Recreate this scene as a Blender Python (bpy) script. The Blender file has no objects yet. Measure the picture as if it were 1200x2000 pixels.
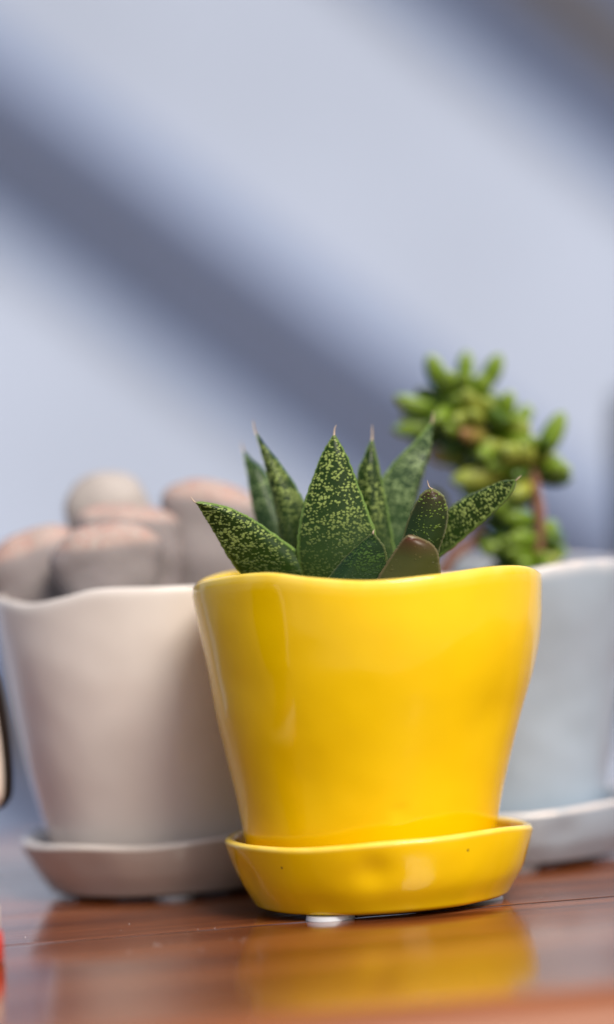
import bpy, bmesh, math, random
from mathutils import Vector, Matrix, noise
R = math.radians
random.seed(7)
SC = bpy.context.scene

# ------------------------------------------------------------------ camera
F = 6850.0                       # focal length in photo pixels (2000 px high)
CAM_Y, CAM_Z, ROLL = -0.80, 0.102, 0.060
PITCH = 100.0 / F
cd = bpy.data.cameras.new('camera')
cam = bpy.data.objects.new('camera', cd)
SC.collection.objects.link(cam)
SC.camera = cam
cd.sensor_width = cd.sensor_height = 36.0
cd.lens = F / 2000.0 * 36.0
cd.clip_start, cd.clip_end = 0.02, 500.0
ROT = Matrix.Rotation(R(90) - PITCH, 3, 'X') @ Matrix.Rotation(-ROLL, 3, 'Z')
cam.matrix_world = Matrix.Translation((0, CAM_Y, CAM_Z)) @ ROT.to_4x4()
cd.dof.use_dof = True
cd.dof.focus_distance = 0.784
cd.dof.aperture_fstop = 3.6
cd.dof.aperture_blades = 0

# ------------------------------------------------------------------ sky, sun, exposure
SUN_EL, SUN_AZ = 49.0, 148.0     # azimuth clockwise from +Y (behind the camera, to its right)
W = bpy.data.worlds.new("World"); SC.world = W; W.use_nodes = True
wn = W.node_tree.nodes; wl = W.node_tree.links
sky = wn.new('ShaderNodeTexSky'); sky.sky_type = 'NISHITA'; sky.sun_disc = False
sky.sun_elevation = R(SUN_EL); sky.sun_rotation = R(SUN_AZ)
sky.air_density = 1.0; sky.dust_density = 3.0; sky.ozone_density = 1.0
wn['Background'].inputs['Strength'].default_value = 0.12
wl.new(sky.outputs[0], wn['Background'].inputs['Color'])
sd = bpy.data.lights.new('sun', 'SUN'); sd.energy = 3.9; sd.angle = R(24); sd.color = (1.0, 0.93, 0.82)
sun = bpy.data.objects.new('sun', sd); SC.collection.objects.link(sun)
sdir = Vector((math.sin(R(SUN_AZ)) * math.cos(R(SUN_EL)), math.cos(R(SUN_AZ)) * math.cos(R(SUN_EL)), math.sin(R(SUN_EL))))
sun.rotation_euler = sdir.to_track_quat('Z', 'Y').to_euler()
SC.view_settings.view_transform = 'Standard'
SC.view_settings.look = 'None'
SC.view_settings.exposure = 0.0
SC.view_settings.gamma = 1.0

# ------------------------------------------------------------------ helpers
def at(px, py, Y):
    """world point seen at photo pixel (px, py) that lies in the plane y = Y"""
    d = ROT @ Vector(((px - 600) / F, (1000 - py) / F, -1.0))
    t = (Y - CAM_Y) / d.y
    return Vector((0, CAM_Y, CAM_Z)) + d * t

def link(name, me, mat=None, parent=None, smooth=True):
    o = bpy.data.objects.new(name, me)
    SC.collection.objects.link(o)
    if mat: me.materials.append(mat)
    if parent is not None: o.parent = parent
    if smooth:
        me.polygons.foreach_set('use_smooth', [True] * len(me.polygons))
    return o

def tag(o, label=None, cat=None, group=None, kind=None):
    if label: o['label'] = label
    if cat: o['category'] = cat
    if group: o['group'] = group
    if kind: o['kind'] = kind
    return o

def empty(name, loc, rz=0.0):
    o = bpy.data.objects.new(name, None); SC.collection.objects.link(o)
    o.location = loc; o.rotation_euler = (0, 0, rz); o.empty_display_size = 0.01
    return o

def mesh(name, verts, faces, attrs=None):
    me = bpy.data.meshes.new(name)
    me.from_pydata([tuple(v) for v in verts], [], faces)
    for k, vals in (attrs or {}).items():
        if isinstance(vals[0], (tuple, list, Vector)):
            a = me.attributes.new(k, 'FLOAT_VECTOR', 'POINT')
            a.data.foreach_set('vector', [c for v in vals for c in v])
        else:
            a = me.attributes.new(k, 'FLOAT', 'POINT')
            a.data.foreach_set('value', list(vals))
    bm = bmesh.new(); bm.from_mesh(me)
    bmesh.ops.recalc_face_normals(bm, faces=bm.faces)
    bm.to_mesh(me); bm.free()
    return me

def box_mesh(name, x0, x1, y0, y1, z0, z1, bev=0.0, seg=3):
    bm = bmesh.new()
    bmesh.ops.create_cube(bm, size=1.0)
    for v in bm.verts:
        v.co = ((x0 + x1) / 2 + v.co.x * (x1 - x0), (y0 + y1) / 2 + v.co.y * (y1 - y0), (z0 + z1) / 2 + v.co.z * (z1 - z0))
    if bev:
        bmesh.ops.bevel(bm, geom=bm.edges[:], offset=bev, segments=seg, affect='EDGES', profile=0.5)
    me = bpy.data.meshes.new(name); bm.to_mesh(me); bm.free()
    return me

def lerp_tab(tab, x):
    if x <= tab[0][0]: return tab[0][1]
    for (a, va), (b, vb) in zip(tab, tab[1:]):
        if x <= b:
            t = (x - a) / (b - a); return va + (vb - va) * t
    return tab[-1][1]

def smooth_tab(tab, x):
    """Catmull-Rom through a table (x ascending)"""
    n = len(tab)
    if x <= tab[0][0]: return tab[0][1]
    if x >= tab[-1][0]: return tab[-1][1]
    for i in range(n - 1):
        if x <= tab[i + 1][0]:
            x0, y0 = tab[i]; x1, y1 = tab[i + 1]
            h = x1 - x0; t = (x - x0) / h
            m0 = (y1 - tab[i - 1][1]) / (x1 - tab[i - 1][0]) * h if i > 0 else (y1 - y0)
            m1 = (tab[i + 2][1] - y0) / (tab[i + 2][0] - x0) * h if i + 2 < n else (y1 - y0)
            return (2*t**3 - 3*t*t + 1)*y0 + (t**3 - 2*t*t + t)*m0 + (-2*t**3 + 3*t*t)*y1 + (t**3 - t*t)*m1

def periodic(tab):
    """angle table in degrees made periodic"""
    t = sorted(tab)
    t = [(a - 360, v) for a, v in t] + t + [(a + 360, v) for a, v in t]
    return lambda deg: smooth_tab(t, deg % 360)

# ------------------------------------------------------------------ materials
class NM:
    def __init__(s, name):
        s.m = bpy.data.materials.new(name); s.m.use_nodes = True
        s.t = s.m.node_tree; s.b = s.t.nodes['Principled BSDF']
    def n(s, typ, **kw):
        x = s.t.nodes.new(typ)
        for k, v in kw.items():
            if k in x.inputs.keys(): x.inputs[k].default_value = v
            else: setattr(x, k, v)
        return x
    def l(s, a, b): s.t.links.new(a, b)
    def ramp(s, fac, stops, interp='LINEAR'):
        r = s.n('ShaderNodeValToRGB'); cr = r.color_ramp; cr.interpolation = interp
        while len(cr.elements) < len(stops): cr.elements.new(0.5)
        for e, (p, c) in zip(cr.elements, stops):
            e.position = p; e.color = (c[0], c[1], c[2], 1) if isinstance(c, (tuple, list)) else (c, c, c, 1)
        s.l(fac, r.inputs[0]); return r.outputs[0]
    def mix(s, fac, a, b, blend='MIX'):
        x = s.n('ShaderNodeMix', data_type='RGBA', blend_type=blend)
        for sock, v in ((x.inputs[0], fac), (x.inputs[6], a), (x.inputs[7], b)):
            if hasattr(v, 'is_linked'): s.l(v, sock)
            elif isinstance(v, (tuple, list)): sock.default_value = (*v[:3], 1)
            else: sock.default_value = v
        return x.outputs[2]
    def math(s, op, a, b=0.0, c=0.0, clamp=False):
        x = s.n('ShaderNodeMath', operation=op, use_clamp=clamp)
        for sock, v in zip(x.inputs, (a, b, c)):
            if hasattr(v, 'is_linked'): s.l(v, sock)
            else: sock.default_value = v
        return x.outputs[0]
    def obj(s): return s.n('ShaderNodeTexCoord').outputs['Object']
    def attr(s, name): return s.n('ShaderNodeAttribute', attribute_name=name)
    def noise(s, vec, scale, detail=2.0, rough=0.5, dist=0.0):
        x = s.n('ShaderNodeTexNoise'); x.inputs['Scale'].default_value = scale
        x.inputs['Detail'].default_value = detail; x.inputs['Roughness'].default_value = rough
        x.inputs['Distortion'].default_value = dist
        s.l(vec, x.inputs['Vector']); return x.outputs['Fac']
    def vor(s, vec, scale, feature='F1'):
        x = s.n('ShaderNodeTexVoronoi', feature=feature); x.inputs['Scale'].default_value = scale
        s.l(vec, x.inputs['Vector']); return x
    def scale(s, vec, v):
        x = s.n('ShaderNodeMapping'); x.inputs['Scale'].default_value = v; s.l(vec, x.inputs['Vector']); return x.outputs[0]
    def bump(s, h, strength, dist, prev=None):
        x = s.n('ShaderNodeBump'); x.inputs['Strength'].default_value = strength; x.inputs['Distance'].default_value = dist
        s.l(h, x.inputs['Height'])
        if prev is not None: s.l(prev, x.inputs['Normal'])
        return x.outputs[0]
    def set(s, **kw):
        for k, v in kw.items():
            k = k.replace('_', ' ')
            if hasattr(v, 'is_linked'): s.l(v, s.b.inputs[k])
            elif isinstance(v, (tuple, list)) and len(v) == 3 and s.b.inputs[k].type == 'RGBA': s.b.inputs[k].default_value = (*v, 1)
            else: s.b.inputs[k].default_value = v
        return s.m

def glaze(name, base, deep, edge_col, rough=0.12, coat=0.3, speck=True, bump=0.15):
    m = NM(name); co = m.obj()
    n1 = m.noise(co, 42, 3, 0.55)
    col = m.mix(m.ramp(n1, [(0.36, 0.0), (0.62, 1.0)]), deep, base)
    if speck:
        v = m.vor(co, 95)
        sel = m.math('GREATER_THAN', m.n('ShaderNodeSeparateColor').outputs[0], 0.72)
        sep = sel.node.inputs[0].links[0].from_node; m.l(v.outputs['Color'], sep.inputs[0])
        dot = m.math('MULTIPLY', m.math('LESS_THAN', v.outputs['Distance'], 0.036), sel)
        col = m.mix(m.math('MULTIPLY', dot, 0.75), col, (0.16, 0.08, 0.01))
    e = m.attr('edge').outputs['Fac']
    en = m.math('MULTIPLY', e, m.ramp(m.noise(co, 160, 3), [(0.25, 0.35), (0.6, 1.0)]), clamp=True)
    col = m.mix(en, col, edge_col)
    b = m.bump(m.noise(co, 60, 2), bump, 0.0012)
    b = m.bump(m.noise(co, 900, 2), 0.03, 0.0004, b)
    return m.set(Base_Color=col, Roughness=rough, Normal=b, Coat_Weight=coat, Coat_Roughness=0.05, Specular_IOR_Level=0.4)

M = {}
M['yellow'] = glaze('yellow_glaze', (0.89, 0.575, 0.001), (0.87, 0.553, 0.001), (0.90, 0.66, 0.12), 0.10, 0.15)
M['beige'] = glaze('beige_glaze', (0.74, 0.67, 0.62), (0.71, 0.64, 0.59), (0.70, 0.64, 0.60), 0.24, 0.35, False, 0.03)
M['shaded'] = glaze('shaded_beige_glaze', (0.56, 0.49, 0.44), (0.50, 0.43, 0.385), (0.68, 0.62, 0.57), 0.24, 0.35, False, 0.05)  # beige saucer glaze made darker: its shade is put into the colour
M['blue'] = glaze('pale_blue_glaze', (0.37, 0.445, 0.53), (0.34, 0.41, 0.485), (0.72, 0.63, 0.58), 0.24, 0.3, False, 0.05)

def wood(name, c0, c1, c2):
    m = NM(name); co = m.obj()
    rnd = m.n('ShaderNodeObjectInfo').outputs['Random']
    add = m.n('ShaderNodeVectorMath', operation='ADD'); m.l(co, add.inputs[0])
    cx = m.n('ShaderNodeCombineXYZ'); m.l(m.math('MULTIPLY', rnd, 5.0), cx.inputs[0]); m.l(m.math('MULTIPLY', rnd, 9.0), cx.inputs[2]); m.l(cx.outputs[0], add.inputs[1])
    v = m.scale(add.outputs[0], (4.0, 60.0, 60.0))
    g1 = m.noise(v, 1.0, 5, 0.6, 0.4)
    v2 = m.scale(add.outputs[0], (12.0, 420.0, 420.0))
    g2 = m.noise(v2, 1.0, 3, 0.6)
    col = m.ramp(g1, [(0.28, c0), (0.5, c1), (0.74, c2)])
    col = m.mix(m.ramp(g2, [(0.35, 0.55), (0.55, 0.0)]), col, tuple(0.45 * c for c in c0))
    sm = m.noise(m.scale(add.outputs[0], (22, 60, 60)), 1.0, 3, 0.6)
    rough = m.ramp(sm, [(0.40, 0.09), (0.58, 0.13), (0.72, 0.22)])
    sy = m.n('ShaderNodeSeparateXYZ'); m.l(co, sy.inputs[0])
    worn = m.ramp(m.math('MULTIPLY', sy.outputs[1], -1.0), [(0.124, 0.0), (0.132, 1.0)])
    rough = m.mix(worn, rough, (0.5, 0.5, 0.5))
    b = m.bump(g2, 0.16, 0.0002)
    b = m.bump(m.noise(m.scale(add.outputs[0], (10, 30, 30)), 1.0, 2), 0.02, 0.0012, b)
    return m.set(Base_Color=col, Roughness=rough, Normal=b, Coat_Weight=m.math('MULTIPLY', m.math('SUBTRACT', 1.0, worn), 0.12), Coat_Roughness=0.08)
M['wood'] = wood('polished_red_brown_wood', (0.10, 0.024, 0.007), (0.225, 0.063, 0.019), (0.38, 0.128, 0.043))

def plain(name, col, rough=0.6, nscale=80, var=0.25, bump=0.1, bdist=0.001, **kw):
    m = NM(name); co = m.obj()
    c = m.mix(m.ramp(m.noise(co, nscale, 4), [(0.3, 0.0), (0.7, 1.0)]), tuple(x * (1 - var) for x in col), tuple(min(1, x * (1 + var)) for x in col))
    return m.set(Base_Color=c, Roughness=rough, Normal=m.bump(m.noise(co, nscale * 3, 3), bump, bdist), **kw)
M['wall'] = plain('pale_blue_grey_paint', (0.395, 0.445, 0.56), 0.7, 2.2, 0.13, 0.1, 0.002)
M['band'] = plain('dark_warm_grey', (0.072, 0.071, 0.090), 0.6, 5, 0.12, 0.1)
M['strip'] = plain('slate_blue', (0.115, 0.175, 0.34), 0.6, 5, 0.1, 0.1)
M['post'] = plain('dark_slate_paint', (0.05, 0.06, 0.09), 0.5, 20, 0.2, 0.1)
M['ground'] = plain('grey_paving', (0.30, 0.29, 0.28), 0.8, 2, 0.2, 0.2, 0.004)
M['soil'] = plain('dark_soil', (0.035, 0.026, 0.018), 0.95, 300, 0.6, 0.8, 0.002)
M['pad'] = plain('white_rubber', (0.72, 0.76, 0.80), 0.5, 150, 0.05, 0.05)
M['leg'] = M['wood']

# ------------------------------------------------------------------ ground, wall with slanted bands, table
g = link('ground', mesh('ground', [(-300, -300, -0.75), (300, -300, -0.75), (300, 300, -0.75), (-300, 300, -0.75)], [(0, 1, 2, 3)]), M['ground'], smooth=False)
tag(g, kind='structure')

WALL_Y = 2.4
wall = empty('wall', (0, WALL_Y, -0.75))
tag(wall, 'pale blue grey wall crossed by dark slanted bands, far out of focus', 'wall')
link('panel', box_mesh('panel', -3.0, 3.0, 0.0, 0.12, 0.0, 3.2, 0.004, 1), M['wall'], wall, False)
def band(p0, p1, half, dx=0.0):
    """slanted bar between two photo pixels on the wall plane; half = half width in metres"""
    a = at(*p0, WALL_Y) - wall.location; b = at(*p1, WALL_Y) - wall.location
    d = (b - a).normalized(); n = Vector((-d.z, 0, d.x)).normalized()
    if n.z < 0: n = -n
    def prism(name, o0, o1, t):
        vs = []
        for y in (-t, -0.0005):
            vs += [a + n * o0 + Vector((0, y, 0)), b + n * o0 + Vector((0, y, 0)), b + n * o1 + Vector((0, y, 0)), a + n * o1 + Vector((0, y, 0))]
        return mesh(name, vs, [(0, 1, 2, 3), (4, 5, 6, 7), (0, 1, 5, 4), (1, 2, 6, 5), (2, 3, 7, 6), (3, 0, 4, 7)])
    o = link('slanted_band', prism('slanted_band', -half, half, 0.022), M['band'], wall, False)  # thin dark band raised on the wall, bluer strips along both edges
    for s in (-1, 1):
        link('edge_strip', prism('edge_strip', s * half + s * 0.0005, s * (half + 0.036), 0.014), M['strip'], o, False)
band((-900, -410), (2100, 1840), 0.026)
band((-300, -1120), (2400, 1040), 0.050)
band((-1200, 500), (1500, 2540), 0.044)

post = empty('post', (at(1254, 1500, 0.30).x, 0.30, -0.75))
tag(post, 'dark slate post standing behind the pale blue pot, cut by the photo edge', 'post')
pz = at(1254, 800, 0.30).z + 0.75
link('shaft', box_mesh('shaft', -0.0025, 0.05, -0.02, 0.02, 0.0, pz, 0.004, 3), M['post'], post)
link('cap', box_mesh('cap', -0.001, 0.0485, -0.0185, 0.0185, pz + 0.0003, pz + 0.006, 0.0025, 3), M['post'], post)

YAW = R(9.5)
tc = at(600, 1800, -0.02); 
table = empty('table', (0.0, -0.0225, 0.0), YAW)
tag(table, 'glossy red brown wooden table carrying the three potted succulents', 'table')
def plank(y0, y1, front=False):
    n = 2
    x0, x1, th = -0.42, 0.42, 0.024
    # cross-section (y, z) with a rounded front edge on the first plank
    sec = []
    rf = 0.010 if front else 0.00015
    for k in range(9):
        a = math.pi / 2 * (1 - k / 8); sec.append((y0 + rf - rf * math.cos(math.pi / 2 - a), -rf + rf * math.sin(a)))
    sec = [(y0 + rf - rf * math.sin(math.pi / 2 * k / 8), -rf + rf * math.cos(math.pi / 2 * k / 8)) for k in range(9)]
    sec += [(y0 + rf - rf * math.cos(math.pi / 2 * k / 4), -th + rf - rf * math.sin(math.pi / 2 * k / 4)) for k in range(5)]
    rb = 0.00015; ins = 0.0012
    sec = [(y0 + rf + ins, 0.0)] + sec + [(y0 + rf + ins, -th)]
    sec += [(y1 - rb - ins, -th)]
    sec += [(y1 - rb + rb * math.sin(math.pi / 2 * k / 3), -th + rb - rb * math.cos(math.pi / 2 * k / 3)) for k in range(4)]
    sec += [(y1 - rb + rb * math.cos(math.pi / 2 * k / 3), -rb + rb * math.sin(math.pi / 2 * k / 3)) for k in range(4)]
    sec += [(y1 - rb - ins, 0.0)]
    S = len(sec); vs = []; fs = []
    for x in (x0, x1): vs += [(x, y, z) for y, z in sec]
    for k in range(S): fs.append((k, (k + 1) % S, S + (k + 1) % S, S + k))
    fs += [tuple(range(S)), tuple(range(S, 2 * S))]
    me = mesh('plank', vs, fs)
    o = link('plank', me, M['wood'], table)
    me.set_sharp_from_angle(angle=R(40))
    return o
plank(-0.1365, -0.0006, True)
plank(0.0006, 0.124)
plank(0.1252, 0.235)
M['joint'] = plain('dark_joint_filler', (0.012, 0.008, 0.006), 0.95, 300, 0.3, 0.2)  # near-flush dark filler that closes the plank gaps
for jy in (0.0, 0.1246):
    link('joint', box_mesh('joint', -0.419, 0.419, jy - 0.0005, jy + 0.0005, -0.006, -0.00004), M['joint'], table, False)
link('apron', box_mesh('apron', -0.37, 0.37, -0.085, -0.065, -0.09, -0.0245, 0.002, 2), M['wood'], table, False)
for x in (-0.36, 0.36):
    for y in (-0.05, 0.17):
        link('leg', box_mesh('leg', x - 0.018, x + 0.018, y - 0.0145, y + 0.0145, -0.75, -0.0245, 0.002, 2), M['wood'], table, False)

# ------------------------------------------------------------------ pots and saucers
def vessel(name, prof_l, prof_r, z0, rim, wave, wall_t, floor_t, dents=(), seed=0, amp=0.0003, seg=128, rows=44, depth=1.0, foot_r=0.004, lip=0.0008):
    """hand-made round vessel: outer profile tables (z, r) for its two sides, wavy rim; one closed mesh with an edge attribute"""
    wv = periodic(wave)
    vs = []; edge = []; fs = []
    def rad(z, th):
        c = (1 + math.cos(th)) / 2
        return smooth_tab(prof_l, z) * (1 - c) + smooth_tab(prof_r, z) * c
    rings = []
    def ring(fn, ev):
        r = []
        for k in range(seg):
            th = 2 * math.pi * k / seg
            p = fn(th, k); r.append(len(vs)); vs.append(p); edge.append(ev)
        rings.append(r)
    def outer(th, t):
        top = rim + wv(math.degrees(th)) - lip
        z = z0 + (top - z0) * t
        zz = z0 + (rim - lip - z0) * t * 0.55 + z * 0.45 if t < 1 else z
        r = rad(zz, th)
        if t < 0.06:
            u = 1 - t / 0.06; r -= foot_r * (1 - math.sqrt(max(0, 1 - u * u)))
        p = Vector((math.cos(th) * r, math.sin(th) * r * depth, z))
        nn = Vector((math.cos(th), math.sin(th), 0))
        d = noise.noise(p * 55 + Vector((seed, 0, 0))) * amp + noise.noise(p * 140 + Vector((0, seed, 0))) * amp * 0.35
        for (dth, dz, dr, da) in dents:
            g = ((math.degrees(th) - dth + 180) % 360 - 180) * math.pi / 180 * r
            d += da * math.exp(-(g * g + (z - dz) ** 2) / (dr * dr))
        return p + nn * d, nn
    # underside centre -> outside up -> lip -> inside down -> floor centre
    c0 = len(vs); vs.append(Vector((0, 0, z0))); edge.append(0)
    ring(lambda th, k: Vector((outer(th, 0)[0].x * 0.5, outer(th, 0)[0].y * 0.5, z0)), 0)
    for i in range(rows + 1):
        t = i / rows
        ring(lambda th, k: outer(th, t)[0], 0.0 if t < 0.965 else (t - 0.965) / 0.035 * 0.7)
    for a in (30, 60, 90, 120, 150):
        ring(lambda th, k: outer(th, 1)[0] - outer(th, 1)[1] * wall_t * 0.5 * (1 - math.cos(R(a))) + Vector((0, 0, lip * math.sin(R(a)))), 0.9)
    for i in range(12):
        t = 1 - i / 11.0 * (1 - floor_t)
        ring(lambda th, k: outer(th, t)[0] - outer(th, t)[1] * wall_t * (1.0 + 0.5 * (1 - t)), 0.3 if i == 0 else 0.0)
    zf = z0 + (rim - z0) * floor_t
    ring(lambda th, k: Vector(((rad(zf, th) - wall_t * 2.6) * math.cos(th), (rad(zf, th) - wall_t * 2.6) * math.sin(th) * depth, zf - 0.0006)), 0)
    c1 = len(vs); vs.append(Vector((0, 0, zf - 0.0006))); edge.append(0)
    for k in range(seg):
        fs.append((c0, rings[0][(k + 1) % seg], rings[0][k]))
        fs.append((c1, rings[-1][k], rings[-1][(k + 1) % seg]))
    for a, b in zip(rings, rings[1:]):
        for k in range(seg):
            fs.append((a[k], a[(k + 1) % seg], b[(k + 1) % seg], b[k]))
    return mesh(name, vs, fs, {'edge': edge})

def soil(parent, r, z, seed):
    vs = [Vector((0, 0, z + 0.001))]; fs = []
    N, K = 40, 10
    for j in range(1, K + 1):
        for k in range(N):
            th = 2 * math.pi * k / N; rr = r * j / K
            p = Vector((rr * math.cos(th), rr * math.sin(th), z)); p.z += noise.noise(p * 260 + Vector((seed, 0, 0))) * 0.0011
            vs.append(p)
    for k in range(N): fs.append((0, 1 + k, 1 + (k + 1) % N))
    for j in range(K - 1):
        for k in range(N):
            a = 1 + j * N + k; b = 1 + j * N + (k + 1) % N
            fs.append((a, a + N, b + N, b))
    o = link('soil', mesh('soil', vs, fs), M['soil'], parent)
    tag(o, kind='stuff')

GP, GS = 'small ceramic plant pots on the table', 'pot saucers on the table'
def pads(parent, spots, h, r):
    for (x, y) in spots:
        bm = bmesh.new()
        bmesh.ops.create_cone(bm, cap_ends=True, segments=28, radius1=r, radius2=r * 0.96, depth=h)
        bmesh.ops.translate(bm, verts=bm.verts, vec=(x, y, h / 2 + 0.00005))
        me = bpy.data.meshes.new('foot_pad'); bm.to_mesh(me); bm.free()
        o = link('foot_pad', me, M['pad'], parent); me.set_sharp_from_angle(angle=R(40))

S = 1 / 8560.0
# yellow
ybase = Vector((at(751, 1765, 0.0).x, 0.0, 0.0))
ys = link('saucer', vessel('yellow_saucer',
    [(0.0010, 0.0290), (0.003, 0.0302), (0.0072, 0.0326), (0.0115, 0.0343), (0.0168, 0.0357), (0.021, 0.0361)],
    [(0.0010, 0.0284), (0.003, 0.0294), (0.0072, 0.0321), (0.0115, 0.0337), (0.0168, 0.0351), (0.021, 0.0355)],
    0.0010, 0.0168, [(180, 0.0005), (215, 0.0004), (240, 0.0003), (270, 0.0011), (290, 0.0012), (318, 0.0014), (345, 0.0002), (0, -0.0006), (30, -0.0006), (60, 0), (90, 0.0004), (130, 0.0006), (155, 0.0004)],
    0.0022, 0.26, [(266, 0.0112, 0.0036, -0.0009), (205, 0.009, 0.004, -0.0006), (228, 0.006, 0.005, 0.0004)], 3.0, 0.00045, foot_r=0.0025), M['yellow'])
ys.location = ybase
tag(ys, 'glossy yellow saucer on white pads beneath the yellow pot', 'saucer', GS)
pads(ys, [(-0.0125, -0.0215), (0.0215, -0.0035), (-0.012, 0.02), (0.015, 0.02)], 0.0010, 0.0055)

def shiftz(t): return [((1764 - y) * S, w * S) for y, w in t][::-1]
pl = [(0.0062, 0.0296)] + [(z, w) for z, w in shiftz([(1120, 342), (1230, 326), (1380, 305), (1510, 283), (1620, 266)])] + [(0.079, 0.0404)]
pr = [(0.0062, 0.0242)] + [(z, w) for z, w in shiftz([(1135, 341), (1210, 335), (1300, 314), (1400, 280), (1520, 244), (1640, 217)])] + [(0.079, 0.0399)]
yp = link('flower_pot', vessel('yellow_pot', pl, pr, 0.0062, 0.0752,
    [(180, -0.0002), (205, 0.0016), (234, 0.0029), (252, 0.0013), (270, 0.0000), (293, 0.0004), (313, 0.0011), (332, 0.0006), (352, -0.0014), (10, -0.002), (35, -0.003), (60, -0.003), (90, -0.0012), (115, 0.0012), (135, 0.0022), (160, 0.0012)],
    0.0024, 0.07, [(277, 0.0235, 0.0012, -0.0006), (318, 0.045, 0.008, -0.0007), (240, 0.030, 0.010, -0.0005), (285, 0.055, 0.012, 0.0004)], 11.0, 0.0003, depth=0.93), M['yellow'])
yp.location = ybase + Vector((0.0004, 0, 0))
tag(yp, 'glossy yellow ceramic pot with wavy rim holding the speckled plant', 'pot', GP)
soil(yp, 0.0340, 0.0655, 1.0)

# beige
BY = 0.056
bbase = Vector((at(331, 1730, BY).x, BY, 0.0))
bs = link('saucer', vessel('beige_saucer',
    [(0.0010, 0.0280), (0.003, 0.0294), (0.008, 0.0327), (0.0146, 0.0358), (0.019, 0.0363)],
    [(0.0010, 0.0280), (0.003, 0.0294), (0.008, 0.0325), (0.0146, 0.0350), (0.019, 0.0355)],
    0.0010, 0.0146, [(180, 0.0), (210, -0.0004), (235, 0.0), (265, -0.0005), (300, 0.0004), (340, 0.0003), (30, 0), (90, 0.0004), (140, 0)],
    0.0024, 0.26, [(240, 0.008, 0.006, -0.0006)], 23.0, 0.0005, foot_r=0.0025), M['shaded'])
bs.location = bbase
tag(bs, 'taupe beige saucer beneath the beige pot, shade painted into its glaze', 'saucer', GS)
pads(bs, [(0.002, -0.022), (-0.019, 0.011), (0.019, 0.011)], 0.0010, 0.005)
bl = [(0.0048, 0.0262), (0.0125, 0.0272), (0.023, 0.0298), (0.036, 0.0328), (0.052, 0.0354), (0.0715, 0.0378), (0.078, 0.0384)]
br = [(0.0048, 0.0262), (0.0125, 0.0272), (0.023, 0.0294), (0.036, 0.0320), (0.052, 0.0345), (0.0715, 0.0352), (0.078, 0.0355)]
bp = link('flower_pot', vessel('beige_pot', bl, br, 0.0048, 0.0727,
    [(180, 0.0012), (205, 0.0002), (222, -0.0006), (238, 0.0006), (252, 0.0022), (275, 0.0019), (300, 0.0014), (330, 0.0), (0, -0.001), (40, 0.0005), (90, -0.0006), (140, -0.0018)],
    0.0030, 0.07, [(250, 0.03, 0.012, -0.0006), (225, 0.055, 0.014, 0.0005)], 31.0, 0.0003, depth=0.92), M['beige'])
bp.location = bbase + Vector((-0.0004, 0, 0))
tag(bp, 'matt beige ceramic pot holding stone-like succulents', 'pot', GP)
soil(bp, 0.0325, 0.0670, 2.0)

# pale blue
CY = 0.071
cbase = Vector((at(985, 1680, CY).x, CY, 0.0))
cs = link('saucer', vessel('blue_saucer',
    [(0.0012, 0.0285), (0.004, 0.0305), (0.008, 0.033), (0.0155, 0.0358), (0.02, 0.0362)],
    [(0.0012, 0.0285), (0.004, 0.0305), (0.008, 0.033), (0.0155, 0.0358), (0.02, 0.0362)],
    0.0012, 0.0150, [(180, 0), (240, 0.0002), (280, -0.0002), (315, 0.0006), (350, 0.0008), (40, 0), (100, 0.0003)],
    0.0024, 0.26, [(292, 0.0095, 0.004, -0.0007)], 43.0, 0.0005), M['blue'])
cs.location = cbase
tag(cs, 'pale blue saucer with cream rim beneath the pale blue pot', 'saucer', GS)
pads(cs, [(0.002, -0.022), (-0.019, 0.011), (0.019, 0.011)], 0.0012, 0.005)
cl = [(0.0048, 0.0252), (0.0145, 0.0262), (0.025, 0.0274), (0.04, 0.0300), (0.055, 0.0335), (0.072, 0.0372), (0.079, 0.0385)]
cp = link('flower_pot', vessel('blue_pot', cl, cl, 0.0048, 0.0735,
    [(180, 0.0004), (220, 0.001), (250, -0.0004), (275, -0.001), (295, 0.0004), (315, 0.0006), (345, -0.0004), (20, -0.0004), (70, 0.0012), (110, 0.0016), (150, 0.0008)],
    0.0030, 0.07, [(295, 0.045, 0.012, -0.0007), (310, 0.025, 0.010, 0.0006)], 57.0, 0.0005, depth=0.96), M['blue'])
cp.location = cbase + Vector((0.0002, 0, 0))
tag(cp, 'pale blue ceramic pot with cream rim holding the bushy green stonecrop', 'pot', GP)
soil(cp, 0.0325, 0.0690, 3.0)

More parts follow.
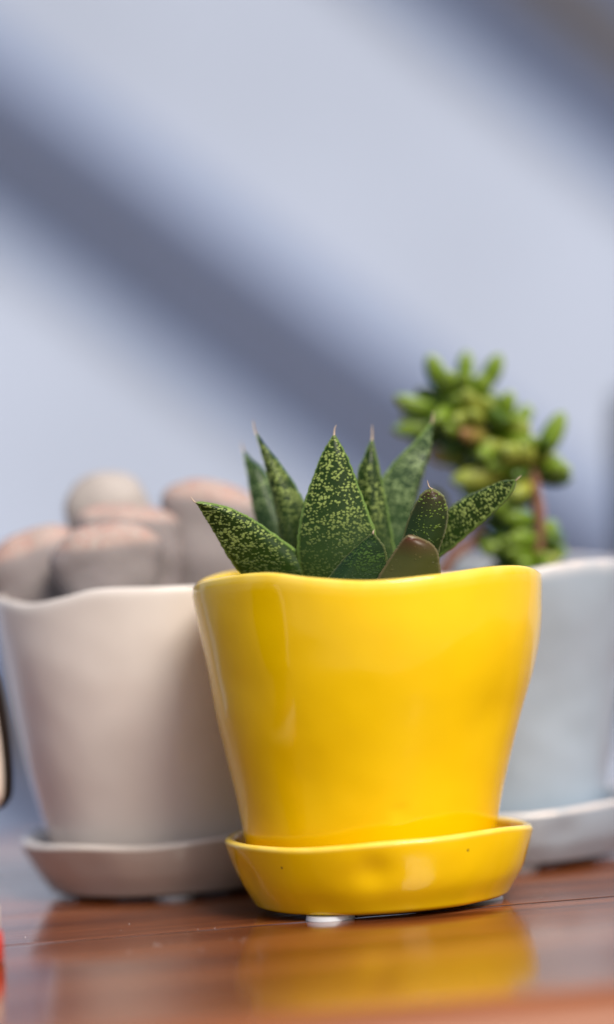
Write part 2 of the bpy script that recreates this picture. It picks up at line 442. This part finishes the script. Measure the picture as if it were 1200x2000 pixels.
# ------------------------------------------------------------------ speckled rosette plant
def leaf_mat(name, base, base2, spot, margin, thr=0.53, tip=None, rough=0.34, dens=1.0):
    m = NM(name)
    lc = m.attr('leaf_co').outputs['Vector']
    sp = m.n('ShaderNodeSeparateXYZ'); m.l(lc, sp.inputs[0])
    u, v = sp.outputs[0], sp.outputs[1]
    along = m.attr('leaf_t').outputs['Fac']; e = m.attr('leaf_edge').outputs['Fac']
    # small raised dots gathered into wavy cross bands
    wob = m.n('ShaderNodeVectorMath', operation='ADD'); nz = m.n('ShaderNodeTexNoise'); nz.inputs['Scale'].default_value = 0.9
    m.l(lc, nz.inputs['Vector']); m.l(lc, wob.inputs[0])
    sc = m.n('ShaderNodeVectorMath', operation='SCALE'); sc.inputs['Scale'].default_value = 0.9; m.l(nz.outputs['Color'], sc.inputs[0]); m.l(sc.outputs[0], wob.inputs[1])
    dots = m.vor(m.scale(wob.outputs[0], (0.90 * dens, 1.22 * dens, 1.0)), 1.0); dots.inputs['Randomness'].default_value = 0.8
    bands = m.noise(m.scale(lc, (0.22, 0.75, 1.0)), 0.95, 3.0, 0.6, 0.5)
    rad = m.ramp(bands, [(thr - 0.16, 0.06), (thr, 0.26), (thr + 0.17, 0.47)])
    mask = m.math('MULTIPLY', m.math('SUBTRACT', m.math('ADD', rad, 0.06), dots.outputs['Distance']), 9.0, clamp=True)
    fade = m.ramp(along, [(0.22, 0.15), (0.48, 1.0), (0.90, 1.0), (0.985, 0.1)])
    mask = m.math('MULTIPLY', mask, fade)
    bcol = m.mix(m.noise(lc, 0.35, 3), base, base2)
    bcol = m.mix(m.ramp(along, [(0.25, 0.35), (0.55, 0.0)]), bcol, tuple(min(1, 1.5 * c + 0.01) for c in base2))
    if tip: bcol = m.mix(m.ramp(along, [(0.45, 0.0), (0.95, 1.0)]), bcol, tip)
    col = m.mix(mask, bcol, spot)
    col = m.mix(m.ramp(e, [(0.90, 0.0), (0.965, 0.85)]), col, margin)
    b = m.bump(mask, 0.7, 0.0003)
    b = m.bump(m.noise(lc, 4.0, 2), 0.12, 0.0002, b)
    return m.set(Base_Color=col, Roughness=rough, Normal=b, Specular_IOR_Level=0.22)
G_B, G_B2, G_S, G_M = (0.008, 0.021, 0.0018), (0.016, 0.039, 0.0032), (0.25, 0.32, 0.085), (0.17, 0.27, 0.06)
M['leaf_green'] = leaf_mat('speckled_leaf', G_B, G_B2, G_S, G_M, 0.395, dens=1.48)
M['leaf_pale'] = leaf_mat('pale_speckled_leaf', (0.013, 0.034, 0.008), (0.025, 0.058, 0.014), (0.21, 0.29, 0.12), G_M, 0.40, dens=1.15)
M['leaf_dark'] = leaf_mat('dark_speckled_leaf', (0.008, 0.024, 0.006), (0.014, 0.036, 0.008), (0.055, 0.11, 0.022), (0.10, 0.12, 0.04), 0.43, dens=1.6)
M['leaf_olive'] = leaf_mat('olive_speckled_leaf', (0.012, 0.026, 0.006), (0.018, 0.036, 0.007), (0.13, 0.20, 0.03), (0.15, 0.16, 0.06), 0.52, dens=1.3, tip=(0.050, 0.026, 0.012))
M['leaf_brown'] = leaf_mat('brown_leaf', (0.036, 0.044, 0.009), (0.060, 0.060, 0.013), (0.12, 0.10, 0.03), (0.16, 0.13, 0.06), 0.60, dens=1.2, tip=(0.070, 0.017, 0.009))
M['spine'] = plain('dry_leaf_tip', (0.50, 0.38, 0.28), 0.6, 800, 0.15, 0.05)

def cr_pts(P, t):
    n = len(P) - 1; x = t * n; i = min(int(x), n - 1); f = x - i
    p0 = P[max(i - 1, 0)] if i > 0 else 2 * P[0] - P[1]
    p3 = P[min(i + 2, n)] if i + 2 <= n else 2 * P[n] - P[n - 1]
    p1, p2 = P[i], P[i + 1]
    return 0.5 * ((2 * p1) + (p2 - p0) * f + (2 * p0 - 5 * p1 + 4 * p2 - p3) * f * f + (3 * p1 - p0 - 3 * p2 + p3) * f ** 3)

plant = empty('succulent_plant', ybase + Vector((0, 0, 0.065)))
tag(plant, 'spiky dark green rosette with pale speckled leaves in the yellow pot', 'succulent plant')

def leaf(st, tip, Yb, Yt, mat, front=0.0022, back=0.0026, keel=0.0, keel_p=1.6, dL=0.0, dR=0.0, spine=None, seed=0.0, curl=0.0, edge_t=0.00028, label=None):
    """st: pairs of outline points from base to tip (left/lower edge, right/upper edge) as the leaf is seen; depths from Yb to Yt"""
    n = len(st); L = []; Rr = []
    for i, (a, b) in enumerate(st):
        Y = Yb + (Yt - Yb) * i / n
        w = 1.0 - 0.6 * i / n
        L.append(at(*a, Y + dL * w)); Rr.append(at(*b, Y + dR * w))
    T = at(*tip, Yt); L.append(T); Rr.append(T)
    N, A = 64, 13
    rows = []
    for k in range(N + 1):
        t = k / N
        rows.append((cr_pts(L, t), cr_pts(Rr, t)))
    vs = []; lc = []; le = []; lt = []; fs = []; s = 0.0; prevc = None; ringlen = 2 * A
    wmax = max((r - l).length for l, r in rows) / 2
    rng = random.Random(int(seed * 100) + 5)
    for k, (l, r) in enumerate(rows):
        c = (l + r) / 2; h = (r - l) / 2; w = h.length
        if prevc is not None: s += (c - prevc).length
        prevc = c
        k0, k1 = max(k - 1, 0), min(k + 1, N)
        tan = (rows[k1][0] + rows[k1][1] - rows[k0][0] - rows[k0][1]).normalized()
        hv = h.normalized() if w > 1e-7 else Vector((1, 0, 0))
        if w < 1e-5: hv = lasth
        lasth = hv
        nrm = hv.cross(tan).normalized()
        if nrm.y > 0: nrm = -nrm
        q = w / wmax
        th = (q ** 0.75)
        jl = rng.uniform(-1, 1) * 0.00013 * min(1, q * 4); jr = rng.uniform(-1, 1) * 0.00013 * min(1, q * 4)
        for side in (1, -1):
            for j in range(A):
                a = -1 + 2 * j / (A - 1)
                if side < 0: a = -a
                aa = math.copysign(abs(a) ** 0.85, a)
                d = (aa + 1) / (keel + 1) if aa < keel else (1 - aa) / (1 - keel)
                d = 1 - (1 - d) ** keel_p
                bulge = (front * d * th if side > 0 else -back * (1 - abs(aa) ** 2.2) * th)
                e = edge_t * min(1, q * 3) * (1 if side > 0 else -1)
                p = c + hv * (aa * w) + nrm * (bulge + e)
                if abs(aa) > 0.999: p += hv * (jl if aa < 0 else jr)
                p += nrm * curl * (k / N) ** 2
                vs.append(p - plant.location); lc.append((aa * w * 1000, s * 1000, seed * 7.3 + (0 if side > 0 else 3))); 
                le.append(max(abs(aa), 1 - (1 - abs(aa)) * w / 0.004)); lt.append(k / N)
    for k in range(N):
        for j in range(ringlen):
            a, b = k * ringlen + j, k * ringlen + (j + 1) % ringlen
            fs.append((a, b, b + ringlen, a + ringlen))
    fs.append(tuple(range(ringlen)))
    o = link('leaf', mesh('leaf', vs, fs, {'leaf_co': lc, 'leaf_edge': le, 'leaf_t': lt}), M[mat], plant)
    if label: o['label'] = label
    if spine:
        P = [at(*tip, Yt)] + [at(*p, Yt) for p in spine]
        T0 = P[0] + (rows[-8][0] + rows[-8][1] - 2 * P[0]) * 0.5 * 0.4
        P = [T0] + P
        sv = []; sf = []; K = 10
        for k in range(K + 1):
            t = k / K; p = cr_pts(P, t); r = 0.00026 * (1 - t) ** 0.8 + 0.00004
            for j in range(6):
                a = math.pi / 3 * j; sv.append(p + Vector((math.cos(a) * r, math.sin(a) * r, 0)) - plant.location)
        for k in range(K):
            for j in range(6):
                a, b = k * 6 + j, k * 6 + (j + 1) % 6; sf.append((a, b, b + 6, a + 6))
        link('leaf_tip', mesh('leaf_tip', sv, sf), M['spine'], o)
    return o

leaf([((560,1185),(690,1160)), ((500,1150),(645,1120)), ((462,1112),(592,1083)), ((438,1075),(540,1045)), ((418,1040),(495,1014)), ((399,1008),(450,992)), ((387,988),(408,982))], (381,981), -0.004, -0.012, 'leaf_green', spine=[(376,975),(373,970)], seed=1.0, keel=0.5, front=0.0024)
leaf([((520,1180),(600,1180)), ((508,1060),(575,1060)), ((493,990),(548,985)), ((483,930),(520,925)), ((477,897),(492,897))], (475,879), 0.016, 0.027, 'leaf_pale', spine=[(473,870),(471,864)], seed=2.0, back=0.002)
leaf([((560,1185),(640,1185)), ((548,1080),(612,1075)), ((540,1010),(602,1000)), ((526,945),(578,950)), ((513,895),(547,905)), ((504,862),(520,872))], (499,843), 0.005, 0.011, 'leaf_green', spine=[(496,830),(495,820)], seed=3.0, keel=-0.3)
leaf([((610,1190),(750,1190)), ((584,1110),(748,1110)), ((580,1058),(736,1045)), ((589,1000),(717,990)), ((604,950),(698,940)), ((623,900),(681,895)), ((638,869),(666,868))], (653,846), -0.008, -0.006, 'leaf_green', front=0.0026, keel=0.12, keel_p=2.0, spine=[(654,837),(658,829)], seed=4.0)
leaf([((690,1180),(790,1180)), ((700,1080),(772,1075)), ((697,1000),(759,1000)), ((697,930),(745,930)), ((712,888),(735,886))], (727,853), 0.004, 0.009, 'leaf_green', spine=[(727,840),(727,829)], seed=5.0, front=0.002)
leaf([((730,1185),(810,1185)), ((735,1100),(797,1080)), ((738,1020),(803,1030)), ((740,950),(814,975)), ((768,905),(828,925)), ((805,868),(840,880))], (845,822), 0.012, 0.020, 'leaf_pale', keel=0.55, keel_p=1.2, front=0.0034, dR=0.004, spine=[(846,812),(847,804)], seed=6.0)
leaf([((600,1185),(750,1185)), ((640,1129),(762,1127)), ((665,1098),(758,1097)), ((693,1070),(753,1072)), ((712,1053),(743,1056))], (729,1040), -0.020, -0.021, 'leaf_dark', keel=-0.45, keel_p=1.1, front=0.0034, dL=0.003, spine=[(730,1037),(732,1034)], seed=7.0)
leaf([((700,1185),(862,1185)), ((733,1135),(862,1128)), ((753,1103),(860,1102)), ((769,1079),(857,1082)), ((781,1061),(846,1064)), ((790,1050),(822,1051))], (797,1046), -0.021, -0.024, 'leaf_brown', keel=0.1, keel_p=2.0, front=0.0032, seed=8.0, label='short reddish brown leaf at the front of the rosette')
leaf([((760,1180),(850,1180)), ((775,1090),(857,1085)), ((789,1040),(869,1045)), ((802,1002),(876,1005)), ((817,973),(870,974)), ((829,960),(859,962))], (843,954), -0.012, -0.015, 'leaf_olive', keel=0.1, keel_p=2.0, front=0.003, spine=[(838,950),(835,938)], seed=9.0)
leaf([((770,1150),(820,1190)), ((820,1075),(850,1100)), ((866,1004),(887,1068)), ((911,970),(936,1026)), ((951,952),(971,994)), ((985,939),(997,966))], (1009,937), 0.000, -0.006, 'leaf_green', keel=-0.5, keel_p=1.15, front=0.0036, dL=0.004, spine=[(1015,932),(1019,928)], seed=10.0)

# ------------------------------------------------------------------ living stones in the beige pot
def stone_mat():
    m = NM('living_stone_skin'); co = m.obj()
    top = m.attr('top').outputs['Fac']
    n1 = m.noise(co, 260, 4, 0.6); n2 = m.noise(co, 90, 3)
    side = m.mix(n2, (0.24, 0.20, 0.205), (0.30, 0.262, 0.25))
    face = m.mix(m.ramp(n1, [(0.38, 0.0), (0.58, 1.0)]), (0.43, 0.275, 0.235), (0.41, 0.33, 0.295))
    spots = m.ramp(m.vor(m.scale(co, (1, 1, 1)), 620).outputs['Distance'], [(0.25, 1.0), (0.5, 0.0)])
    face = m.mix(m.math('MULTIPLY', spots, m.ramp(n2, [(0.4, 0.0), (0.6, 0.7)])), face, (0.33, 0.13, 0.10))
    tf = m.math('ADD', top, m.math('MULTIPLY', m.math('SUBTRACT', n1, 0.5), 0.5), clamp=True)
    col = m.mix(m.ramp(tf, [(0.35, 0.0), (0.65, 1.0)]), side, face)
    return m.set(Base_Color=col, Roughness=0.6, Normal=m.bump(n1, 0.4, 0.0008), Subsurface_Weight=0.05, Subsurface_Scale=0.002)
M['stone'] = stone_mat()
M['stone_pale'] = plain('pale_living_stone_skin', (0.39, 0.345, 0.32), 0.6, 150, 0.08, 0.2)
def lobe(parent, c, rx, ry, ztop, zbot, lean=(0, 0), taper=0.72, dome=0.35, mat='stone', tilt=0.0):
    vs = []; top = []; fs = []; N, K, J = 40, 14, 10
    H = ztop - zbot; hd = min(rx, ry) * dome * 2
    prof = []
    for k in range(K + 1):
        t = k / K; prof.append((zbot + (H - hd) * t, taper + (1 - taper) * t ** 0.8, 0.0))
    for j in range(1, J + 1):
        a = math.pi / 2 * j / J; prof.append((ztop - hd + hd * math.sin(a), max(0.01, (1 - math.sin(a) ** 2.3) ** (1 / 2.0)), min(1.0, math.sin(a) * 1.5)))
    for (z, s, tp) in prof:
        f = (z - zbot) / H
        for k in range(N):
            th = 2 * math.pi * k / N; cx, cy = math.cos(th), math.sin(th)
            cx = math.copysign(abs(cx) ** 0.85, cx); cy = math.copysign(abs(cy) ** 0.85, cy)
            p = Vector((c[0] + lean[0] * f * f + rx * s * cx, c[1] + lean[1] * f * f + ry * s * cy, z))
            p += Vector((cx, cy, 0.3 * tp)) * noise.noise(p * 130) * 0.0012
            p.z += tilt * rx * s * cx * f
            vs.append(p - parent.location); top.append(tp)
    n = len(prof)
    for k in range(n - 1):
        for j in range(N):
            a, b = k * N + j, k * N + (j + 1) % N; fs.append((a, b, b + N, a + N))
    fs.append(tuple(range(N))); fs.append(tuple(range((n - 1) * N, n * N)))
    link('leaf', mesh('leaf', vs, fs, {'top': top}), M[mat], parent)
GL = 'stone-like succulents in the beige pot'
ZS = 0.0655
def stone(label, lobes):
    ps = [at(px, pt, Y) for (px, pt, Y, *_r) in lobes]
    c = sum(ps, Vector()) / len(ps)
    o = empty('living_stone', (c.x, c.y, ZS)); tag(o, label, 'succulent', GL)
    for p, (px, pt, Y, rpx, ry, lean, dome, mat, taper, *tl) in zip(ps, lobes):
        sc = (Y - CAM_Y) / F
        lobe(o, (p.x - lean[0], p.y - lean[1]), rpx * sc, ry, p.z, ZS - 0.002, lean, taper, dome, mat, tl[0] if tl else 0.0)
stone('low stone-like succulent in front, pinkish cracked top beside the yellow pot', [
    (204, 1020, 0.043, 110, 0.0070, (0.0, -0.001), 0.62, 'stone', 0.66, 0.06),
    (247, 983, 0.0578, 104, 0.0066, (0.0, 0.0), 0.45, 'stone', 0.86, -0.12)])
stone('tall rounded pale grey stone-like succulent rising behind the others', [
    (207, 922, 0.0725, 84, 0.0062, (0.0, 0.0), 0.75, 'stone_pale', 0.92),
    (214, 934, 0.0845, 68, 0.0050, (0.0, 0.0), 0.75, 'stone_pale', 0.92)])
stone('tall mauve stone-like succulent with pink top nearest the speckled plant', [
    (412, 937, 0.0625, 98, 0.0062, (0.001, 0.0), 0.62, 'stone', 0.92, -0.22),
    (414, 950, 0.0752, 80, 0.0056, (0.001, 0.0), 0.62, 'stone', 0.92, -0.22)])
stone('leaning brownish stone-like succulent at the outer rim of the beige pot', [
    (46, 1038, 0.056, 94, 0.0060, (-0.004, 0.0), 0.62, 'stone', 0.84, 0.38),
    (68, 1050, 0.0685, 60, 0.0054, (-0.004, 0.0), 0.62, 'stone', 0.84, 0.38)])

# ------------------------------------------------------------------ stonecrop in the blue pot
def fleshy(name, base, tipc, rough=0.35):
    m = NM(name); t = m.attr('leaf_t').outputs['Fac']; co = m.obj()
    c = m.mix(m.noise(co, 150, 2), base, tuple(x * 1.35 for x in base))
    c = m.mix(m.ramp(t, [(0.3, 0.0), (1.0, 1.0)]), c, tipc)
    return m.set(Base_Color=c, Roughness=rough, Specular_IOR_Level=0.35)
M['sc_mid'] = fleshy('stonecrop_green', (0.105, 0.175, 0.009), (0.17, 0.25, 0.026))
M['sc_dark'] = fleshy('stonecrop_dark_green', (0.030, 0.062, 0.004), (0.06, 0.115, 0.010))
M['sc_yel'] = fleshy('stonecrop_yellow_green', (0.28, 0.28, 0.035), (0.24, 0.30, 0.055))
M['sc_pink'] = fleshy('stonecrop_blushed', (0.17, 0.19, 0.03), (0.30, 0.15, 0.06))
M['sc_stem'] = plain('pinkish_stem', (0.22, 0.095, 0.055), 0.6, 300, 0.3, 0.2)
sedum = empty('stonecrop_plant', cbase + Vector((0.0, 0, 0.0685)))
tag(sedum, 'bushy green stonecrop with plump finger-like leaves and pinkish stems in the pale blue pot', 'succulent plant')
def C3(x, y, dy=0.0):      # crop pixel -> world
    return at(740 + x / 2.609, 660 + y / 2.609, CY + dy)
def tube_path(P, r0, r1, name, mat, parent):
    vs = []; fs = []; K, n = 24, 10
    for k in range(K + 1):
        t = k / K; p = cr_pts(P, t); q = (cr_pts(P, min(1, t + 0.01)) - cr_pts(P, max(0, t - 0.01))).normalized()
        a = q.cross(Vector((0, 1, 0.1))).normalized(); b = q.cross(a); r = (r0 + (r1 - r0) * t) * (1 + 0.12 * math.sin(k * 1.9))
        for j in range(n):
            th = 2 * math.pi * j / n; vs.append(p + (a * math.cos(th) + b * math.sin(th)) * r - parent.location)
    for k in range(K):
        for j in range(n):
            a, b = k * n + j, k * n + (j + 1) % n; fs.append((a, b, b + n, a + n))
    fs += [tuple(range(n)), tuple(range(K * n, K * n + n))]
    return link(name, mesh(name, vs, fs), M[mat], parent)
def fleaf(b, t, r, mat):
    vs = []; fs = []; lt = []; K, n = 14, 12
    ax = t - b; Ln = ax.length; q = ax.normalized(); a = q.cross(Vector((0.2, 1, 0.1))).normalized(); c = q.cross(a)
    up = Vector((0, 0, 1)) - q * q.z
    for k in range(K + 1):
        s = k / K; x = s
        rr = r * (0.42 + 0.58 * math.sin(min(1, s / 0.55) * math.pi / 2)) * (math.sqrt(max(0.0, 1 - max(0, (s - 0.55) / 0.45) ** 1.75)))
        rr = max(rr, r * 0.03)
        p = b + ax * x + up * Ln * 0.10 * (s * s - s)
        for j in range(n):
            th = 2 * math.pi * j / n; vs.append(p + (a * math.cos(th) + c * math.sin(th) * 0.85) * rr - sedum.location); lt.append(s)
    for k in range(K):
        for j in range(n):
            i, i2 = k * n + j, k * n + (j + 1) % n; fs.append((i, i2, i2 + n, i + n))
    fs += [tuple(range(n)), tuple(range(K * n, K * n + n))]
    link('leaf', mesh('leaf', vs, fs, {'leaf_t': lt}), M[mat], sedum)
# stems: main stem rises from the soil, bends over to the head; a second short stem
main = [C3(800, 1240, -0.004), C3(815, 1080, -0.004), C3(820, 900, -0.005), C3(790, 720, -0.005), C3(720, 600, -0.004), C3(600, 470, 0.0), C3(470, 360, 0.002), C3(420, 290, 0.003)]
tube_path(main, 0.0015, 0.0013, 'stem', 'sc_stem', sedum)
tube_path([C3(300, 1250, 0.0), C3(380, 1110, 0.0), C3(470, 1050, 0.001), C3(520, 960, 0.004)], 0.0016, 0.0013, 'stem', 'sc_stem', sedum)
U = 1 / 2.609 * (CY - CAM_Y) / F
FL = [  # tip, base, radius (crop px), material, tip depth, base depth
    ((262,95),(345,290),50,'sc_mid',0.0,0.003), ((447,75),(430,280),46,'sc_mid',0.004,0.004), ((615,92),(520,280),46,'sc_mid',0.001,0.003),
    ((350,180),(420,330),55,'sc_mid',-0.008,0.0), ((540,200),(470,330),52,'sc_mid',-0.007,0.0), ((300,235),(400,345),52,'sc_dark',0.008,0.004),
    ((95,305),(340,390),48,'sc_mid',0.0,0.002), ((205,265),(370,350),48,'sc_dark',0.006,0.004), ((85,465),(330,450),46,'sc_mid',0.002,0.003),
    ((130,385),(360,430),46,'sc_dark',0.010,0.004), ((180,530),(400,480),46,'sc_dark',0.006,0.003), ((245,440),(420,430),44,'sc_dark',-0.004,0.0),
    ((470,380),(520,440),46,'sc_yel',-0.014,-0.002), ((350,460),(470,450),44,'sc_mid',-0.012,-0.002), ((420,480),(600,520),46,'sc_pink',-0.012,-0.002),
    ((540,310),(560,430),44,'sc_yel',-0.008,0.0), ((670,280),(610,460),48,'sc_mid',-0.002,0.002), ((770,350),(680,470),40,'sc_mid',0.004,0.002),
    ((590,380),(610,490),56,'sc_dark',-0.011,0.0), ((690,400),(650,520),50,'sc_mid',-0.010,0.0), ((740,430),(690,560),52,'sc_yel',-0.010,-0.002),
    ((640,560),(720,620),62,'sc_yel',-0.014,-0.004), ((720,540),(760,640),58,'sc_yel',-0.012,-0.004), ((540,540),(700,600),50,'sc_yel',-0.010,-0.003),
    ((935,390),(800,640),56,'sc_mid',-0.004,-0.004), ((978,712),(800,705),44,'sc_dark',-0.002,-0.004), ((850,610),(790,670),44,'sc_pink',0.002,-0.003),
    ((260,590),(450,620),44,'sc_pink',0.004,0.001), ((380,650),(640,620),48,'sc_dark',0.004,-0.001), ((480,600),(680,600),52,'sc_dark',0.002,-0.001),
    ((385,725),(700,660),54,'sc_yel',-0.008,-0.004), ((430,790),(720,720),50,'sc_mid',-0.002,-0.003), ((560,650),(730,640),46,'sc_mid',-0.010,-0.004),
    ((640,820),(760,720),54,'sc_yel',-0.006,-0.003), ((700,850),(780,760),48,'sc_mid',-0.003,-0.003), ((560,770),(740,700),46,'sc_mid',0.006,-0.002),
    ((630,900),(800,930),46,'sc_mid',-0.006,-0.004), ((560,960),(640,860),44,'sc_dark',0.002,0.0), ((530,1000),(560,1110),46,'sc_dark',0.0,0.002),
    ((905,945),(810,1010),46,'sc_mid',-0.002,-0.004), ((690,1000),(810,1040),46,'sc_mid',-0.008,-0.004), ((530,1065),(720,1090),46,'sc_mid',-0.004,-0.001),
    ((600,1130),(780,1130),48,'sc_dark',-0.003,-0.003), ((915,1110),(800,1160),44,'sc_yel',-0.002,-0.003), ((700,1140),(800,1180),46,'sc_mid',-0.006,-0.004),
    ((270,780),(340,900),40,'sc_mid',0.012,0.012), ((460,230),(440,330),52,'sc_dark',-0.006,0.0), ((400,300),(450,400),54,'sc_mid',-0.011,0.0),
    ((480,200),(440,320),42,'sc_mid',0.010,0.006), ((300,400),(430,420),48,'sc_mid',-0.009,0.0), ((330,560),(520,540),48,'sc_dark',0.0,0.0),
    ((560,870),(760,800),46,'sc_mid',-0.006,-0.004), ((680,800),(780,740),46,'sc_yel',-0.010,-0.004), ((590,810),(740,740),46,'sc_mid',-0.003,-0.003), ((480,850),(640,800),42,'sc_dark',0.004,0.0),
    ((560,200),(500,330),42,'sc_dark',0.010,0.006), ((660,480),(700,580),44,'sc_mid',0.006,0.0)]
rs = random.Random(21)
for k in range(84):        # further leaves filling the head and the lower whorl
    if k < 64:
        q = rs.uniform(0.30, 1.0); p = cr_pts(main, q); cx = (p - C3(0, 0)).x / U; 
        bx, by = [(800, 640), (720, 590), (620, 500), (520, 400), (430, 330)][min(4, int((q - 0.3) / 0.15))]
        a = rs.uniform(0, 2 * math.pi); Ln = rs.uniform(140, 235)
        tip_ = (bx + math.cos(a) * Ln * 0.8, by + math.sin(a) * Ln * 0.62)
        if tip_[1] > 780 and tip_[0] < 600: continue
        FL.append((tip_, (bx, by), rs.uniform(38, 46), rs.choice(['sc_mid', 'sc_mid', 'sc_dark', 'sc_yel']), rs.choice([-1, 1]) * rs.uniform(0.004, 0.013), -0.002))
    else:
        a = rs.uniform(0, 2 * math.pi); by = rs.uniform(960, 1180)
        FL.append(((790 + math.cos(a) * rs.uniform(130, 230) - 50, by + rs.uniform(-40, 30)), (800, by + 40), rs.uniform(40, 46), rs.choice(['sc_mid', 'sc_dark']), math.sin(a) * 0.010, -0.003))
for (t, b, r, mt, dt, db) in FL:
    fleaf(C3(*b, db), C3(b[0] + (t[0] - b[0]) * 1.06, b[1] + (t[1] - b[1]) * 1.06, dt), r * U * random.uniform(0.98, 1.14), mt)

# ------------------------------------------------------------------ toy figure at the picture's edge
M['cream'] = plain('cream_paint', (0.80, 0.68, 0.60), 0.4, 60, 0.04, 0.03, 0.0003, Coat_Weight=0.2)
M['brown'] = plain('dark_brown_paint', (0.014, 0.009, 0.008), 0.75, 200, 0.3, 0.1, 0.0003, Specular_IOR_Level=0.1)
M['red'] = plain('red_paint', (0.62, 0.045, 0.035), 0.35, 90, 0.08, 0.05, 0.0003, Coat_Weight=0.3)
FY = -0.060
fx = at(-160, 1880, FY)
fig = empty('figurine', (fx.x, FY, 0.0))
tag(fig, 'cream and red toy figurine with dark brown outline, cut by the photo edge', 'figurine')
def spin(name, prof, mat, parent, off=(0, 0, 0), sx=1.0, sy=1.0, seg=48):
    vs = []; fs = []
    for (r, z) in prof:
        for k in range(seg):
            th = 2 * math.pi * k / seg; vs.append((off[0] + math.cos(th) * r * sx, off[1] + math.sin(th) * r * sy, off[2] + z))
    for k in range(len(prof) - 1):
        for j in range(seg):
            a, b = k * seg + j, k * seg + (j + 1) % seg; fs.append((a, b, b + seg, a + seg))
    fs += [tuple(range(seg)), tuple(range((len(prof) - 1) * seg, len(prof) * seg))]
    return link(name, mesh(name, vs, fs), M[mat], parent)
fs_ = (FY - CAM_Y) / F
def fz(y, x=10): return at(x, y, FY).z
zs = [(1582, -6), (1572, 14), (1556, 24), (1540, 26.5), (1510, 26.5), (1480, 24.5), (1440, 20), (1400, 14), (1360, 6.5), (1330, 0), (1290, -15), (1250, -38), (1215, -75), (1195, -115), (1190, -155)]
prof = [(max(0.0005, (at(x, y, FY).x - fx.x)), fz(y)) for y, x in zs]
prof = [(0.004, prof[0][1] - 0.0002)] + prof
hair = spin('hair', [(r, z) for r, z in prof], 'brown', fig, (0, 0.0006, 0), 1.0, 0.8)
face = [(max(0.0004, r - 0.0015), z) for r, z in prof if z > prof[2][1] - 1e-6]
face = [(r, z) for r, z in face if z < prof[-4][1]]
spin('head', face, 'cream', fig, (0, -0.0046, 0), 1.0, 0.66)
zc = (fz(1480))
for sx in (-0.0065, 0.0065):
    spin('eye', [(0.0001, -0.0012), (0.0008, -0.0008), (0.0011, 0), (0.0008, 0.0008), (0.0001, 0.0012)], 'brown', fig, (sx, -0.0046 - 0.0112, zc), 1.0, 0.6, 12)
zb = prof[0][1]
spin('body', [(0.0178, 0.0001), (0.0183, 0.0006), (0.0183, 0.004), (0.0181, 0.0065)], 'red', fig, (0, 0, 0))
spin('belt', [(0.0171, 0.0066), (0.0176, 0.0072), (0.0176, 0.0118), (0.0168, 0.0126)], 'cream', fig, (0, 0, 0))
spin('coat', [(0.0160, 0.0127), (0.0150, 0.016), (0.011, 0.022), (0.008, zb + 0.0004)], 'red', fig, (0, 0, 0))

# crumbs on the table, too many to count
bm = bmesh.new()
for k in range(14):
    p = at(random.gauss(330, 70), random.gauss(1838, 10), -0.02)
    d = ROT @ Vector(((random.gauss(350, 110) - 600) / F, (1000 - random.gauss(1838, 14)) / F, -1.0))
    t = -CAM_Z / d.z; p = Vector((0, CAM_Y, CAM_Z)) + d * t
    r = random.uniform(0.00006, 0.00014)
    res = bmesh.ops.create_icosphere(bm, subdivisions=1, radius=r)
    bmesh.ops.translate(bm, verts=res['verts'], vec=(p.x, p.y, r * 0.9))
me = bpy.data.meshes.new('crumbs'); bm.to_mesh(me); bm.free()
tag(link('crumbs', me, M['pad']), 'tiny pale crumbs scattered on the table top', 'crumbs', kind='stuff')
